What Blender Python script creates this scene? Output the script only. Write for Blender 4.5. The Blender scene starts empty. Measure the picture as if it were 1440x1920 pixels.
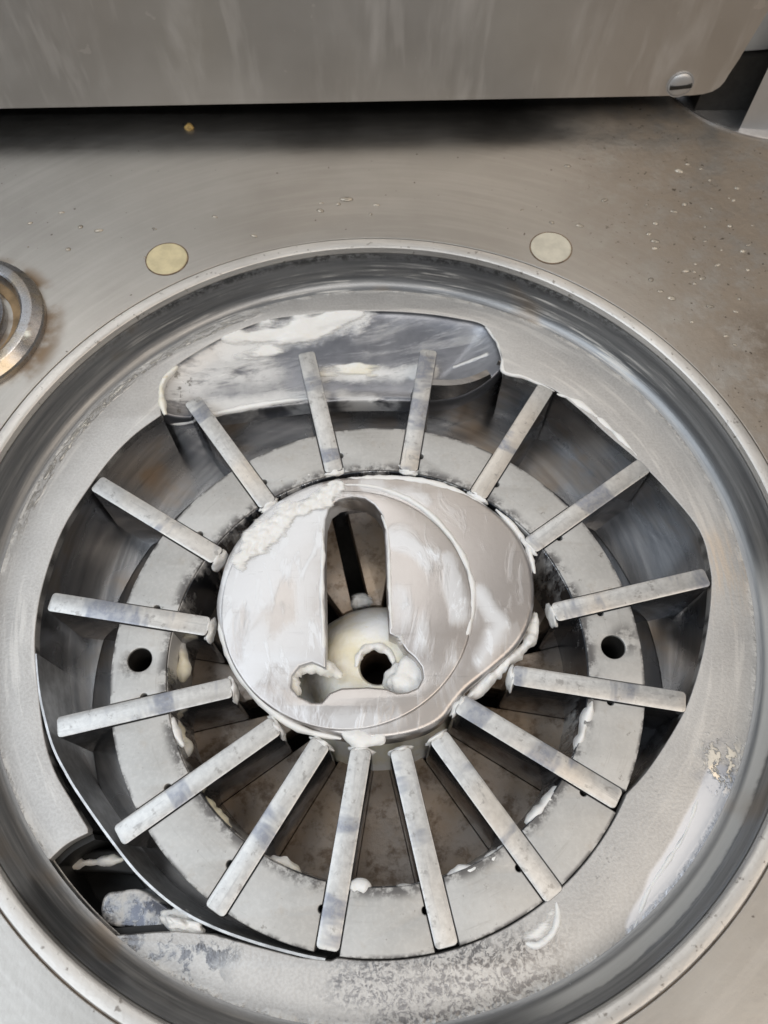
import bpy, bmesh, math, random
from mathutils import Vector, Matrix, noise, geometry

# ------------------------------------------------------------------ scene, camera, light
SC = bpy.context.scene
COL = SC.collection
S = 0.13                                  # metres per design unit (the rotor's radius)
random.seed(7)
PI = math.pi
F_PX, TH, RO = 1441.0, .44971839, -.00350659          # focal length in photo pixels, tilt from straight down, roll
CAM = Vector((.02652, -.7796, 2.8459))
_r, _u = Vector((1, 0, 0)), Vector((0, math.cos(TH), math.sin(TH)))
_b = _r.cross(_u)
_c, _s = math.cos(RO), math.sin(RO)
RIGHT, UP, BACK = _c*_r + _s*_u, -_s*_r + _c*_u, _b

cd = bpy.data.cameras.new("camera")
co = bpy.data.objects.new("camera", cd)
COL.objects.link(co)
cd.sensor_width = 36
cd.lens = F_PX/1920*36
cd.clip_start, cd.clip_end = .01, 50
m = Matrix((RIGHT, UP, BACK)).transposed().to_4x4()
m.translation = CAM*S
co.matrix_world = m
cd.dof.use_dof = True
cd.dof.focus_distance = 2.85*S
cd.dof.aperture_fstop = 11
SC.camera = co

w = bpy.data.worlds.new("World")
SC.world = w
w.use_nodes = True
w.node_tree.nodes['Background'].inputs[0].default_value = (.80, .84, .9, 1)
w.node_tree.nodes['Background'].inputs[1].default_value = .15
SC.view_settings.view_transform = 'Standard'
SC.view_settings.look = 'None'
SC.view_settings.exposure = 0
SC.view_settings.gamma = 1

def area(name, loc, tgt, sx, sy, power, col):
    l = bpy.data.lights.new(name, 'AREA')
    l.shape = 'RECTANGLE'
    l.size, l.size_y, l.energy, l.color = sx, sy, power, col
    o = bpy.data.objects.new(name, l)
    COL.objects.link(o)
    o.location = loc
    o.rotation_euler = (Vector(tgt) - Vector(loc)).to_track_quat('-Z', 'Y').to_euler()
    return o
# ceiling lights of the room: cool panel on the left, warm one on the right; two strips added for highlights
area('overhead_light', (-1.15, -.25, 1.75), (0, 0, 0), 1.3, 1.5, 20, (.86, .93, 1))
area('overhead_light', (1.1, -.45, 1.7), (0, 0, 0), 1.2, 1.4, 13, (1, .86, .71))
area('overhead_light', (.1, -1.3, 1.9), (0, 0, 0), 1.3, .45, 11.5, (1, .97, .93))  # added strip behind the viewer: highlights in the steel, brighter panel
area('overhead_light', (-.2, .9, 2.2), (0, 0, 0), 1.2, .4, 7, (1, .97, .93))  # added rear strip for highlights in the steel

# ------------------------------------------------------------------ helpers
def on(px, py, z=0.0):
    """photo pixel -> design-unit point on the horizontal plane z"""
    d = RIGHT*((px-720)/F_PX) + UP*(-(py-960)/F_PX) - BACK
    t = (z-CAM.z)/d.z
    return Vector((CAM.x+t*d.x, CAM.y+t*d.y))

def onv(px, py, y):
    """photo pixel -> design-unit (x, z) on the upright plane at y"""
    d = RIGHT*((px-720)/F_PX) + UP*(-(py-960)/F_PX) - BACK
    t = (y-CAM.y)/d.y
    return CAM.x+t*d.x, CAM.z+t*d.z

def ons(pts, z=0.0):
    return [on(x, y, z) for x, y in pts]

def smooth_loop(pts, n=6, closed=True):
    """Catmull-Rom through the points"""
    out = []
    N = len(pts)
    for i in range(N if closed else N-1):
        p = [pts[(i+k) % N] if closed else pts[min(max(i+k, 0), N-1)] for k in (-1, 0, 1, 2)]
        for j in range(n):
            t = j/n
            out.append(.5*((2*p[1]) + (p[2]-p[0])*t + (2*p[0]-5*p[1]+4*p[2]-p[3])*t*t + (3*p[1]-p[0]-3*p[2]+p[3])*t**3))
    if not closed:
        out.append(pts[-1])
    return out

def circ(cx, cy, r, n=64, a0=0.0, a1=2*PI, end=False):
    k = n if not end else n-1
    return [Vector((cx+r*math.cos(a0+(a1-a0)*i/k), cy+r*math.sin(a0+(a1-a0)*i/k))) for i in range(n)]

def link(name, me, mat, parent=None):
    o = bpy.data.objects.new(name, me)
    COL.objects.link(o)
    if mat:
        me.materials.clear()
        me.materials.append(mat)
    if parent:
        o.parent = parent
        o.matrix_parent_inverse = Matrix()
        o.location = -parent.location
    return o

def smooth(me, ang=35):
    for p in me.polygons:
        p.use_smooth = True
    me.set_sharp_from_angle(angle=math.radians(ang))

def from_bm(name, bm, mat, parent=None, sm=35):
    bm.transform(Matrix.Scale(S, 4))
    me = bpy.data.meshes.new(name)
    bm.to_mesh(me)
    bm.free()
    if sm:
        smooth(me, sm)
    return link(name, me, mat, parent)

def plate(name, loops, z0, z1, bevel, mat, parent=None, sm=40, res=2):
    """flat plate with any outline and holes, edges rounded by bevel"""
    c = bpy.data.curves.new(name, 'CURVE')
    c.dimensions = '2D'
    c.fill_mode = 'BOTH'
    c.extrude = ((z1-z0)/2-bevel)*S
    c.bevel_depth = bevel*S
    c.bevel_resolution = res
    c.offset = -bevel*S
    for L in loops:
        sp = c.splines.new('POLY')
        sp.points.add(len(L)-1)
        for p, v in zip(sp.points, L):
            p.co = (v.x*S, v.y*S, 0, 1)
        sp.use_cyclic_u = True
    t = bpy.data.objects.new('tmp', c)
    COL.objects.link(t)
    dg = bpy.context.evaluated_depsgraph_get()
    me = bpy.data.meshes.new_from_object(t.evaluated_get(dg))
    bpy.data.objects.remove(t)
    bpy.data.curves.remove(c)
    me.name = name
    me.transform(Matrix.Translation((0, 0, (z0+z1)/2*S)))
    bm = bmesh.new()
    bm.from_mesh(me)
    bmesh.ops.remove_doubles(bm, verts=bm.verts, dist=1e-7)
    bmesh.ops.recalc_face_normals(bm, faces=bm.faces)
    bm.to_mesh(me)
    bm.free()
    smooth(me, sm)
    return link(name, me, mat, parent)

def lathe(name, prof, mat, parent=None, cx=0.0, cy=0.0, n=160, sm=35, closed=False):
    bm = bmesh.new()
    rings = [[bm.verts.new((cx+r*math.cos(2*PI*i/n), cy+r*math.sin(2*PI*i/n), z)) for i in range(n)] for r, z in prof]
    prs = list(zip(rings, rings[1:]))
    if closed:
        prs.append((rings[-1], rings[0]))
    for a, b in prs:
        for i in range(n):
            bm.faces.new((a[i], a[(i+1) % n], b[(i+1) % n], b[i]))
    bmesh.ops.recalc_face_normals(bm, faces=bm.faces)
    return from_bm(name, bm, mat, parent, sm)

def wall(name, pts, ztop, zbot, thick, mat, parent=None, closed=False, sm=50):
    """upright wall along a line; ztop a number or a list; thickness to the line's right"""
    n = len(pts)
    zt = ztop if isinstance(ztop, list) else [ztop]*n
    bm = bmesh.new()
    rows = []
    for i, p in enumerate(pts):
        a, b = pts[(i-1) % n if closed else max(i-1, 0)], pts[(i+1) % n if closed else min(i+1, n-1)]
        t = (b-a).normalized()
        nr = Vector((t.y, -t.x))
        q = p+nr*thick
        rows.append([bm.verts.new((*p, zbot)), bm.verts.new((*p, zt[i])), bm.verts.new((*q, zt[i])), bm.verts.new((*q, zbot))])
    for i in range(n if closed else n-1):
        a, b = rows[i], rows[(i+1) % n]
        for k in range(4):
            bm.faces.new((a[k], b[k], b[(k+1) % 4], a[(k+1) % 4]))
    if not closed:
        bm.faces.new(rows[0])
        bm.faces.new(rows[-1])
    bmesh.ops.recalc_face_normals(bm, faces=bm.faces)
    return from_bm(name, bm, mat, parent, sm)

def inside(p, poly):
    r = False
    j = len(poly)-1
    for i in range(len(poly)):
        a, b = poly[i], poly[j]
        if (a.y > p.y) != (b.y > p.y) and p.x < (b.x-a.x)*(p.y-a.y)/(b.y-a.y)+a.x:
            r = not r
        j = i
    return r

def segdist(p, pts, closed=True):
    d = 1e9
    for i in range(len(pts) if closed else len(pts)-1):
        a, b = pts[i], pts[(i+1) % len(pts)]
        ab = b-a
        t = max(0, min(1, (p-a).dot(ab)/max(ab.length_squared, 1e-12)))
        d = min(d, (p-a-ab*t).length)
    return d

def field(name, poly, step, hfun, mat, parent=None, sm=180, margin=0.0):
    """height field over a polygon: hfun(x, y, signed distance inside) gives z"""
    x0, x1 = min(p.x for p in poly)-margin-step, max(p.x for p in poly)+margin+step
    y0, y1 = min(p.y for p in poly)-margin-step, max(p.y for p in poly)+margin+step
    nx, ny = int((x1-x0)/step)+2, int((y1-y0)/step)+2
    bm = bmesh.new()
    g = {}
    fl_ = bm.verts.layers.float.new('film')
    for i in range(nx):
        for j in range(ny):
            p = Vector((x0+i*step, y0+j*step))
            d = segdist(p, poly)
            if not inside(p, poly):
                d = -d
            if d > -margin-step:
                r_ = hfun(p.x, p.y, d)
                z_, f_ = r_ if isinstance(r_, tuple) else (r_, 1.0)
                g[i, j] = bm.verts.new((p.x, p.y, z_))
                g[i, j][fl_] = f_
    for (i, j), v in list(g.items()):
        q = [g.get(k) for k in ((i, j), (i+1, j), (i+1, j+1), (i, j+1))]
        if all(q):
            bm.faces.new(q)
    bmesh.ops.recalc_face_normals(bm, faces=bm.faces)
    for f in bm.faces:
        if f.normal.z < 0:
            f.normal_flip()
    return from_bm(name, bm, mat, parent, sm)

def nz(x, y, z=0.0, s=1.0):
    return noise.noise(Vector((x*s, y*s, z)))

def fat_patch(name, pix, z, h, mat, label, seed=0.0, step=.0065, edge=.035, rough=.05, group=None, ang=None, fr=9, base=None):
    """lump of fat lying on the plane z, outline given by photo points"""
    poly = ons(pix, z)
    poly = smooth_loop(poly, 4)
    ca, sa = (math.cos(ang), math.sin(ang)) if ang is not None else (1, 0)
    def hf(x, y, d):
        z_ = base(x, y) if base else z
        u, v = (x*ca+y*sa), (-x*sa+y*ca)
        if ang is not None:
            u *= .25
        d += rough*(nz(u, v, seed, fr)+.5*nz(u, v, seed+3, fr*2.6)) if ang is None else rough*(nz(u, v, seed, fr*1.6)+.7*nz(u, v, seed+3, fr*4.2))
        if d <= 0:
            return z_+.0015, max(0.0, .12+d/edge)
        k = 1-math.exp(-d/edge)
        tx = .40+.55*abs(nz(u, v, seed+7, fr*1.6))+.40*nz(u, v, seed+11, fr*3.4)+.2*nz(u, v, seed+15, fr*7)
        return z_+.0015+h*k*tx, min(1.0, .12+d/edge*.8)
    o = field(name, poly, step, hf, mat, margin=rough*1.1+edge*.15)
    tag(o, label, 'fat', group)
    return o

def fat_ridge(name, pix, z, wd, h, mat, label=None, seed=0.0, parent=None, group=None, jag=.6):
    """irregular bead of fat along a line on plane z (pix may hold (x, y, z))"""
    pts = [Vector((*on(p[0], p[1], p[2] if len(p) > 2 else z), p[2] if len(p) > 2 else z)) for p in pix]
    pts = smooth_loop(pts, 7, False)
    bm = bmesh.new()
    K = 9
    rows = []
    n = len(pts)
    for i, p in enumerate(pts):
        t = (pts[min(i+1, n-1)]-pts[max(i-1, 0)]).normalized()
        side = Vector((t.y, -t.x, 0)).normalized()
        e = min(1, 3.5*min(i, n-1-i)/max(1, n-1)+.08)**.5
        ww = wd*e*(1+jag*nz(p.x, p.y, seed, 14)+jag*.7*nz(p.x, p.y, seed+5, 37))
        hh = h*e*(1+jag*nz(p.x, p.y, seed+9, 17)+jag*.6*nz(p.x, p.y, seed+4, 45))
        row = []
        for k in range(K):
            a = PI*k/(K-1)
            q = p+side*(math.cos(a)*ww*.5)+Vector((0, 0, math.sin(a)*hh-.004))
            q += Vector((nz(q.x, q.y, seed+k, 30), nz(q.x, q.y, seed+k+31, 30), 0))*wd*.18*jag
            row.append(bm.verts.new(q))
        rows.append(row)
    for a, b in zip(rows, rows[1:]):
        for k in range(K-1):
            bm.faces.new((a[k], a[k+1], b[k+1], b[k]))
    bmesh.ops.recalc_face_normals(bm, faces=bm.faces)
    o = from_bm(name, bm, mat, parent, 180)
    if label:
        tag(o, label, 'fat', group)
    return o

def blob(name, p, size, mat, label=None, seed=0.0, amt=.35, parent=None, cat='fat', group=None, rot=0.0, sub=3):
    bm = bmesh.new()
    bmesh.ops.create_icosphere(bm, subdivisions=sub, radius=1)
    for v in bm.verts:
        q = v.co.copy()
        v.co = q*(1+amt*noise.noise(q*1.3+Vector((seed, 0, 0)))+amt*.6*noise.noise(q*3.1+Vector((0, seed, 0))))
    bm.transform(Matrix.Translation(Vector(p)) @ Matrix.Rotation(rot, 4, 'Z') @ Matrix.Diagonal((*size, 1)))
    o = from_bm(name, bm, mat, parent, 180)
    if label:
        tag(o, label, cat, group)
    return o

def tag(o, label=None, cat=None, group=None, kind=None):
    if label: o['label'] = label
    if cat: o['category'] = cat
    if group: o['group'] = group
    if kind: o['kind'] = kind
    return o

def thing(name, label, cat, loc=(0, 0, 0), group=None):
    o = bpy.data.objects.new(name, None)
    COL.objects.link(o)
    o.location = Vector(loc)*S
    o.empty_display_size = .02
    return tag(o, label, cat, group)

# ------------------------------------------------------------------ materials
class Mat:
    def __init__(s, name):
        s.m = bpy.data.materials.new(name)
        s.m.use_nodes = True
        s.nt = s.m.node_tree
        s.b = s.nt.nodes['Principled BSDF']
        g = s.nt.nodes.new('ShaderNodeNewGeometry')
        s.P = s.vm('SCALE', g.outputs['Position'], sc=1/S)      # position in design units
    def n(s, t, **kw):
        x = s.nt.nodes.new(t)
        for k, v in kw.items():
            setattr(x, k, v)
        return x
    def set(s, sock, v):
        if hasattr(v, 'is_linked') or hasattr(v, 'links'):
            s.nt.links.new(v, sock)
        else:
            sock.default_value = v
    def vm(s, op, a, b=None, sc=None):
        x = s.n('ShaderNodeVectorMath', operation=op)
        s.set(x.inputs[0], a)
        if b is not None: s.set(x.inputs[1], b)
        if sc is not None: s.set(x.inputs['Scale'], sc)
        return x.outputs['Value'] if op in ('LENGTH', 'DISTANCE', 'DOT_PRODUCT') else x.outputs['Vector']
    def ma(s, op, a, b=0.0, c=None, clamp=False):
        x = s.n('ShaderNodeMath', operation=op, use_clamp=clamp)
        s.set(x.inputs[0], a)
        s.set(x.inputs[1], b)
        if c is not None: s.set(x.inputs[2], c)
        return x.outputs[0]
    def noise(s, scale, detail=4, rough=.55, vec=None, dist=0.0):
        x = s.n('ShaderNodeTexNoise')
        s.set(x.inputs['Vector'], vec if vec is not None else s.P)
        x.inputs['Scale'].default_value = scale
        x.inputs['Detail'].default_value = detail
        x.inputs['Roughness'].default_value = rough
        x.inputs['Distortion'].default_value = dist
        return x.outputs['Fac']
    def vor(s, scale, vec=None, feature='DISTANCE_TO_EDGE'):
        x = s.n('ShaderNodeTexVoronoi', feature=feature)
        s.set(x.inputs['Vector'], vec if vec is not None else s.P)
        x.inputs['Scale'].default_value = scale
        return x.outputs['Distance']
    def rng(s, v, a, b, c=0.0, d=1.0):
        x = s.n('ShaderNodeMapRange', interpolation_type='SMOOTHSTEP')
        s.set(x.inputs['Value'], v)
        for k, q in zip(('From Min', 'From Max', 'To Min', 'To Max'), (a, b, c, d)):
            s.set(x.inputs[k], q)
        return x.outputs['Result']
    def mix(s, f, a, b):
        x = s.n('ShaderNodeMix', data_type='RGBA')
        s.set(x.inputs['Factor'], f)
        for i, v in ((6, a), (7, b)):
            s.set(x.inputs[i], (*v, 1) if isinstance(v, tuple) and len(v) == 3 else v)
        return x.outputs[2]
    def fmix(s, f, a, b):
        x = s.n('ShaderNodeMix', data_type='FLOAT')
        s.set(x.inputs['Factor'], f)
        s.set(x.inputs[2], a)
        s.set(x.inputs[3], b)
        return x.outputs[0]
    def scale(s, v, sx, sy, sz):
        return s.vm('MULTIPLY', v, (sx, sy, sz))
    def polar(s, cx, cy, ka=1.0, kr=1.0, kz=1.0):
        """(angle*ka, radius*kr, z*kz) round an upright axis: streaks that follow the turning"""
        x = s.n('ShaderNodeSeparateXYZ')
        s.set(x.inputs[0], s.vm('SUBTRACT', s.P, (cx, cy, 0)))
        a = s.ma('ARCTAN2', x.outputs[1], x.outputs[0])
        r = s.ma('SQRT', s.ma('ADD', s.ma('POWER', x.outputs[0], 2.0), s.ma('POWER', x.outputs[1], 2.0)))
        c = s.n('ShaderNodeCombineXYZ')
        s.set(c.inputs[0], s.ma('MULTIPLY', s.ma('COSINE', a), ka))
        s.set(c.inputs[1], s.ma('MULTIPLY', s.ma('SINE', a), ka))
        s.set(c.inputs[2], s.ma('ADD', s.ma('MULTIPLY', r, kr), s.ma('MULTIPLY', x.outputs[2], kz)))
        return c.outputs[0], a, r, x.outputs[2]
    def spot(s, x, y, r, soft=.1, wob=None, amt=0.0):
        """1 inside a round patch (any height), wobbling edge"""
        d = s.vm('LENGTH', s.vm('MULTIPLY', s.vm('SUBTRACT', s.P, (x, y, 0)), (1, 1, 0)))
        if wob is not None:
            d = s.ma('ADD', d, s.ma('MULTIPLY', s.ma('SUBTRACT', wob, .5), amt))
        return s.rng(d, r-soft, r+soft, 1.0, 0.0)
    def stroke(s, pts, wd, soft, wob=None, amt=0.0):
        """mask of a wiped stroke through plane points"""
        best = None
        q = s.vm('MULTIPLY', s.P, (1, 1, 0))
        for a, b in zip(pts, pts[1:]):
            ba = b-a
            pa = s.vm('SUBTRACT', q, (a.x, a.y, 0))
            h = s.ma('DIVIDE', s.vm('DOT_PRODUCT', pa, (ba.x, ba.y, 0)), ba.length_squared, clamp=True)
            d = s.vm('LENGTH', s.vm('SUBTRACT', pa, s.vm('SCALE', (ba.x, ba.y, 0), sc=h)))
            best = d if best is None else s.ma('MINIMUM', best, d)
        if wob is not None:
            best = s.ma('ADD', best, s.ma('MULTIPLY', s.ma('SUBTRACT', wob, .5), amt))
        return s.rng(best, max(0, wd-soft), wd+soft, 1.0, 0.0)
    def mx(s, *a):
        r = a[0]
        for q in a[1:]:
            r = s.ma('MAXIMUM', r, q)
        return r
    def mul(s, *a):
        r = a[0]
        for q in a[1:]:
            r = s.ma('MULTIPLY', r, q)
        return r
    def bump(s, h, strength, dist=.001, prev=None):
        x = s.n('ShaderNodeBump')
        x.inputs['Strength'].default_value = strength
        x.inputs['Distance'].default_value = dist
        s.set(x.inputs['Height'], h)
        if prev is not None: s.set(x.inputs['Normal'], prev)
        return x.outputs[0]
    def out(s, col=None, metal=None, rough=None, normal=None, **kw):
        for k, v in (('Base Color', col), ('Metallic', metal), ('Roughness', rough), ('Normal', normal)):
            if v is not None:
                s.set(s.b.inputs[k], (*v, 1) if isinstance(v, tuple) and len(v) == 3 else v)
        for k, v in kw.items():
            s.set(s.b.inputs[k], v)
        return s.m

CAMZ = .004               # face of the hub
CC = (-.018, .291)        # axis of the pump housing

def mat_deck():
    k = Mat('brushed deck steel')
    big = k.noise(1.1, 5, .6)
    fine = k.noise(55, 3, .6)
    st = k.noise(9, 5, .6, k.scale(k.P, 1, 6, 1))
    pol, a, r, z = k.polar(*CC, 1.6, 16, 1)
    swirl = k.noise(2.2, 4, .6, pol)
    right = k.rng(k.ma('ADD', k.vm('DOT_PRODUCT', k.P, (1, .12, 0)), k.ma('MULTIPLY', big, .8)), 1.25, 2.2)
    dirtn = k.noise(5, 7, .65)
    stain = k.mul(k.mx(k.spot(1.66, 1.30, .16, .14, dirtn, .5), k.spot(1.68, 1.06, .14, .14, dirtn, .5)), k.rng(dirtn, .42, .62))
    speck = k.mul(k.rng(k.noise(42, 2, .5), .68, .75), right)
    speck2 = k.rng(k.noise(36, 1, .5, k.vm('ADD', k.P, (7, 3, 1))), .77, .80)
    c = k.mix(k.rng(big, .3, .7), (.365, .35, .33), (.455, .44, .415))
    c = k.mix(k.mul(k.rng(swirl, .4, .7), .12), c, (.70, .68, .66))
    c = k.mix(k.mul(right, k.rng(dirtn, .25, .6), .9), c, (.30, .245, .19))
    c = k.mix(k.mul(stain, .75), c, (.13, .10, .075))
    c = k.mix(k.mx(k.mul(speck, .8), k.mul(speck2, .7)), c, (.06, .045, .03))
    # grime round the knob on the left
    gr = k.mul(k.rng(k.vm('LENGTH', k.vm('SUBTRACT', k.P, (-1.79, 1.36, .2))), .38, .46, 1.0, 0.0), k.rng(k.noise(6, 4), .38, .62))
    c = k.mix(k.mul(gr, .8), c, (.20, .12, .05))
    rg = k.ma('ADD', k.fmix(k.rng(big, .3, .7), .34, .44), k.ma('MULTIPLY', k.ma('SUBTRACT', st, .5), .12))
    rg = k.ma('ADD', rg, k.mul(right, .14))
    rg = k.ma('ADD', rg, k.mul(gr, .3))
    met = k.ma('SUBTRACT', 1.0, k.mx(k.mul(right, k.rng(dirtn, .3, .7), .55), k.mul(stain, .7), k.mul(gr, .7)))
    n = k.bump(st, .008, .0006)
    n = k.bump(fine, .12, .0004, n)
    n = k.bump(k.mul(k.noise(26, 3), right), .35, .0012, n)
    return k.out(c, met, rg, n)

def mat_panel():
    k = Mat('smeared panel steel')
    v = k.noise(4.2, 5, .6, k.scale(k.P, 1, 1, .22), .4)
    v2 = k.noise(11, 3, .6, k.scale(k.P, 1, 1, .15))
    b = k.noise(1.3, 4)
    c = k.mix(k.rng(b, .3, .7), (.52, .49, .455), (.63, .60, .565))
    sm = k.mx(k.mul(k.rng(v, .50, .72), .5), k.mul(k.rng(v2, .58, .70), .25))
    c = k.mix(sm, c, (.80, .765, .73))
    drop = k.rng(k.noise(13, 2, .5), .70, .74)
    c = k.mix(k.mul(drop, .5), c, (.74, .70, .66))
    rg = k.fmix(sm, .38, .56)
    n = k.bump(k.noise(40, 3, .5, k.scale(k.P, 5, 5, .4)), .05, .0005)
    return k.out(c, k.fmix(sm, .9, .55), rg, n)

def mat_housing():
    """wall and shoulder of the bore: turned steel with greasy streaks and dark worn bands"""
    k = Mat('greasy turned steel')
    pol, a, r, z = k.polar(*CC, 1.3, 17, 17)
    st = k.noise(1.6, 6, .65, pol)
    st2 = k.noise(4.0, 5, .6, pol)
    n1 = k.noise(3, 5)
    fine = k.noise(70, 3, .6)
    c = k.mix(k.rng(st, .35, .65), (.20, .205, .212), (.31, .312, .315))
    low = k.mul(k.rng(k.ma('ADD', z, k.mul(k.ma('SUBTRACT', k.noise(9, 5, .7), .5), .07)), .075, .05), k.rng(z, .008, .02), k.rng(a, -1.35, -1.1), k.rng(a, .1, -.1))
    top = k.mul(k.rng(a, .25, 1.0), k.rng(a, 2.7, 2.1, 0.0, 1.0))
    fat = k.mx(k.mul(k.rng(st2, .50, .66), k.rng(n1, .38, .62), k.ma('ADD', k.ma('MULTIPLY', top, 1.0), .25), k.rng(z, .135, .09)), k.mul(low, .9))
    c = k.mix(k.mul(fat, .75), c, (.72, .70, .66))
    blk = k.mul(k.rng(k.noise(34, 4, .75), .42, .58), k.rng(k.noise(2.2, 3), .36, .5), k.rng(z, .115, .150), top)
    c = k.mix(k.mul(blk, .8), c, (.06, .06, .06))
    br = k.mul(k.rng(k.noise(2.3, 3, .5, k.vm('ADD', k.P, (4, 2, 0))), .58, .72), .6)
    c = k.mix(br, c, (.30, .22, .14))
    rg = k.ma('ADD', k.fmix(fat, .38, .48), k.mul(k.ma('SUBTRACT', st, .5), .15))
    n = k.bump(st, .05, .0010)
    n = k.bump(fine, .10, .0004, n)
    return k.out(c, k.fmix(fat, .85, .25), rg, n)

def mat_rim():
    k = Mat('worn rim steel')
    pol, a, r, z = k.polar(*CC, 2.2, 9, 9)
    n1 = k.noise(2.2, 5, .6, pol)
    sp = k.rng(k.noise(34, 3, .6), .62, .70)
    c = k.mix(k.rng(n1, .3, .7), (.50, .485, .465), (.66, .64, .61))
    c = k.mix(k.mul(sp, .6), c, (.10, .08, .06))
    n = k.bump(k.noise(60, 3), .25, .0005)
    return k.out(c, .85, k.fmix(n1, .36, .52), n)

def mat_ledge():
    """flat shoulder: frosted with a thin dried film of fat, wiped and crackled at the front"""
    k = Mat('frosted ledge steel')
    pol, a, r, z = k.polar(*CC, 1.5, 14, 1)
    st = k.noise(2.0, 6, .65, pol)
    fine = k.noise(95, 2, .6)
    mid = k.noise(34, 3, .6)
    big = k.noise(2.4, 5, .6)
    front = k.rng(k.vm('DOT_PRODUCT', k.P, (.1, -1, 0)), .25, .95)         # towards the viewer
    c = k.mix(k.rng(big, .3, .7), (.45, .44, .43), (.56, .55, .535))
    c = k.mix(k.mul(k.rng(st, .50, .66), k.ma('SUBTRACT', 1.0, front), .6), c, (.74, .72, .69))
    c = k.mix(k.mul(k.rng(fine, .38, .62), .30), c, (.68, .675, .665))
    # crackled, wiped patches
    wob = k.noise(7, 4, .6)
    SP = lambda x, y, r, soft, amt: k.spot(*on(x, y), r, soft, wob, amt)
    w1 = k.mx(SP(335, 1790, .16, .06, .34), SP(260, 1725, .10, .05, .2))
    w2 = SP(700, 1830, .11, .07, .4)
    w3 = k.mx(SP(880, 1845, .20, .10, .5), SP(980, 1780, .10, .08, .3))
    w4 = k.mx(SP(800, 1900, .2, .12, .5), SP(1000, 1860, .12, .1, .3))
    wv = k.n('ShaderNodeTexNoise')
    k.set(wv.inputs['Vector'], k.P)
    wv.inputs['Scale'].default_value = 13
    wv.inputs['Detail'].default_value = 4
    warp = k.vm('ADD', k.P, k.vm('SCALE', wv.outputs['Color'], sc=.10))
    crack = k.rng(k.noise(62, 4, .7, warp), .43, .55)
    dots = k.mul(k.rng(k.vor(34, warp, 'F1'), .20, .46, 1.0, 0.0), k.rng(k.noise(8, 4, .7), .52, .60))
    dark = k.mx(k.mul(SP(900, 1800, .9, .5, .3), k.rng(k.noise(5, 4), .52, .66), k.rng(k.noise(70, 3), .55, .7), .5), k.mul(w1, k.rng(k.noise(11, 5, .7, warp), .46, .54)), k.mul(k.mx(w2, w3, w4), k.mx(k.mul(crack, k.rng(mid, .36, .50)), dots), .85))
    c = k.mix(k.mul(dark, .92), c, (.12, .12, .13))
    # dried fat line where the shoulder meets the wall
    pol2, _a, _r, _z = k.polar(*CC, 14, 42, 1)
    band = k.mul(k.rng(k.ma('ADD', r, k.mul(k.ma('SUBTRACT', big, .5), .05)), 1.43, 1.447), k.rng(r, 1.462, 1.472, 1.0, 0.0))
    left = k.mul(k.rng(a, 1.85, 2.2), k.rng(a, 2.75, 3.05, 1.0, 0.0))
    crumb = k.mul(band, left, k.rng(k.noise(1.6, 5, .75, pol2, .6), .48, .58))
    edge = k.mul(k.rng(r, 1.455, 1.485), k.rng(k.noise(12, 5, .65), .42, .60), .7)
    c = k.mix(k.mx(crumb, k.mul(edge, .4)), c, (.80, .77, .70))
    # bluish wiped patch and peeling scuff on the lower right
    wip = k.stroke(ons([(1210, 1745), (1250, 1665), (1290, 1600), (1332, 1520), (1352, 1470)]), .062, .008, wob, .02)
    wip = k.mul(wip, k.rng(k.noise(2, 2), .2, .45, .85, 1.0))
    c = k.mix(k.mul(wip, .9), c, (.54, .58, .65))
    sc = k.mul(SP(1358, 1435, .075, .06, .2), k.rng(k.noise(17, 5, .7, k.scale(warp, 1.5, .8, 1)), .50, .56))
    c = k.mix(k.mul(SP(1355, 1445, .08, .06, .2), k.rng(k.noise(13, 4), .45, .6), .6), c, (.24, .26, .31))
    c = k.mix(sc, c, (.80, .73, .62))
    # warm tan streak on the right
    rt = k.mul(k.spot(1.38, .35, .16, .12, wob, .25), k.rng(st, .40, .6))
    c = k.mix(k.mul(rt, .5), c, (.70, .55, .40))
    met = k.fmix(k.mx(dark, wip), k.fmix(k.mx(crumb, sc), .6, .0), .75)
    met = k.fmix(wip, met, .45)
    rg = k.fmix(k.mx(dark, wip), .50, .30)
    n = k.bump(k.mul(fine, k.ma('SUBTRACT', 1.0, wip)), .22, .0007)
    n = k.bump(st, .10, .001, n)
    n = k.bump(k.mx(crumb, k.mul(edge, .5)), .8, .002, n)
    n = k.bump(dark, -.35, .001, n)
    n = k.bump(k.mx(sc, k.mul(wip, -.8)), .6, .0015, n)
    return k.out(c, met, rg, n)

def mat_chamber():
    k = Mat('dark polished chamber steel')
    pol, a, r, z = k.polar(*CC, 1.2, 13, 9)
    st = k.noise(2.0, 5, .6, pol)
    b = k.noise(2.6, 4, .55)
    c = k.mix(k.rng(st, .3, .7), (.17, .175, .185), (.29, .29, .295))
    c = k.mix(k.mul(k.rng(b, .52, .68), .55), c, (.26, .20, .14))
    c = k.mix(k.mul(k.rng(k.noise(4.2, 5, .65, pol), .60, .74), .22), c, (.55, .54, .52))
    n = k.bump(st, .10, .001)
    return k.out(c, .92, k.fmix(b, .20, .34), n)

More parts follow.
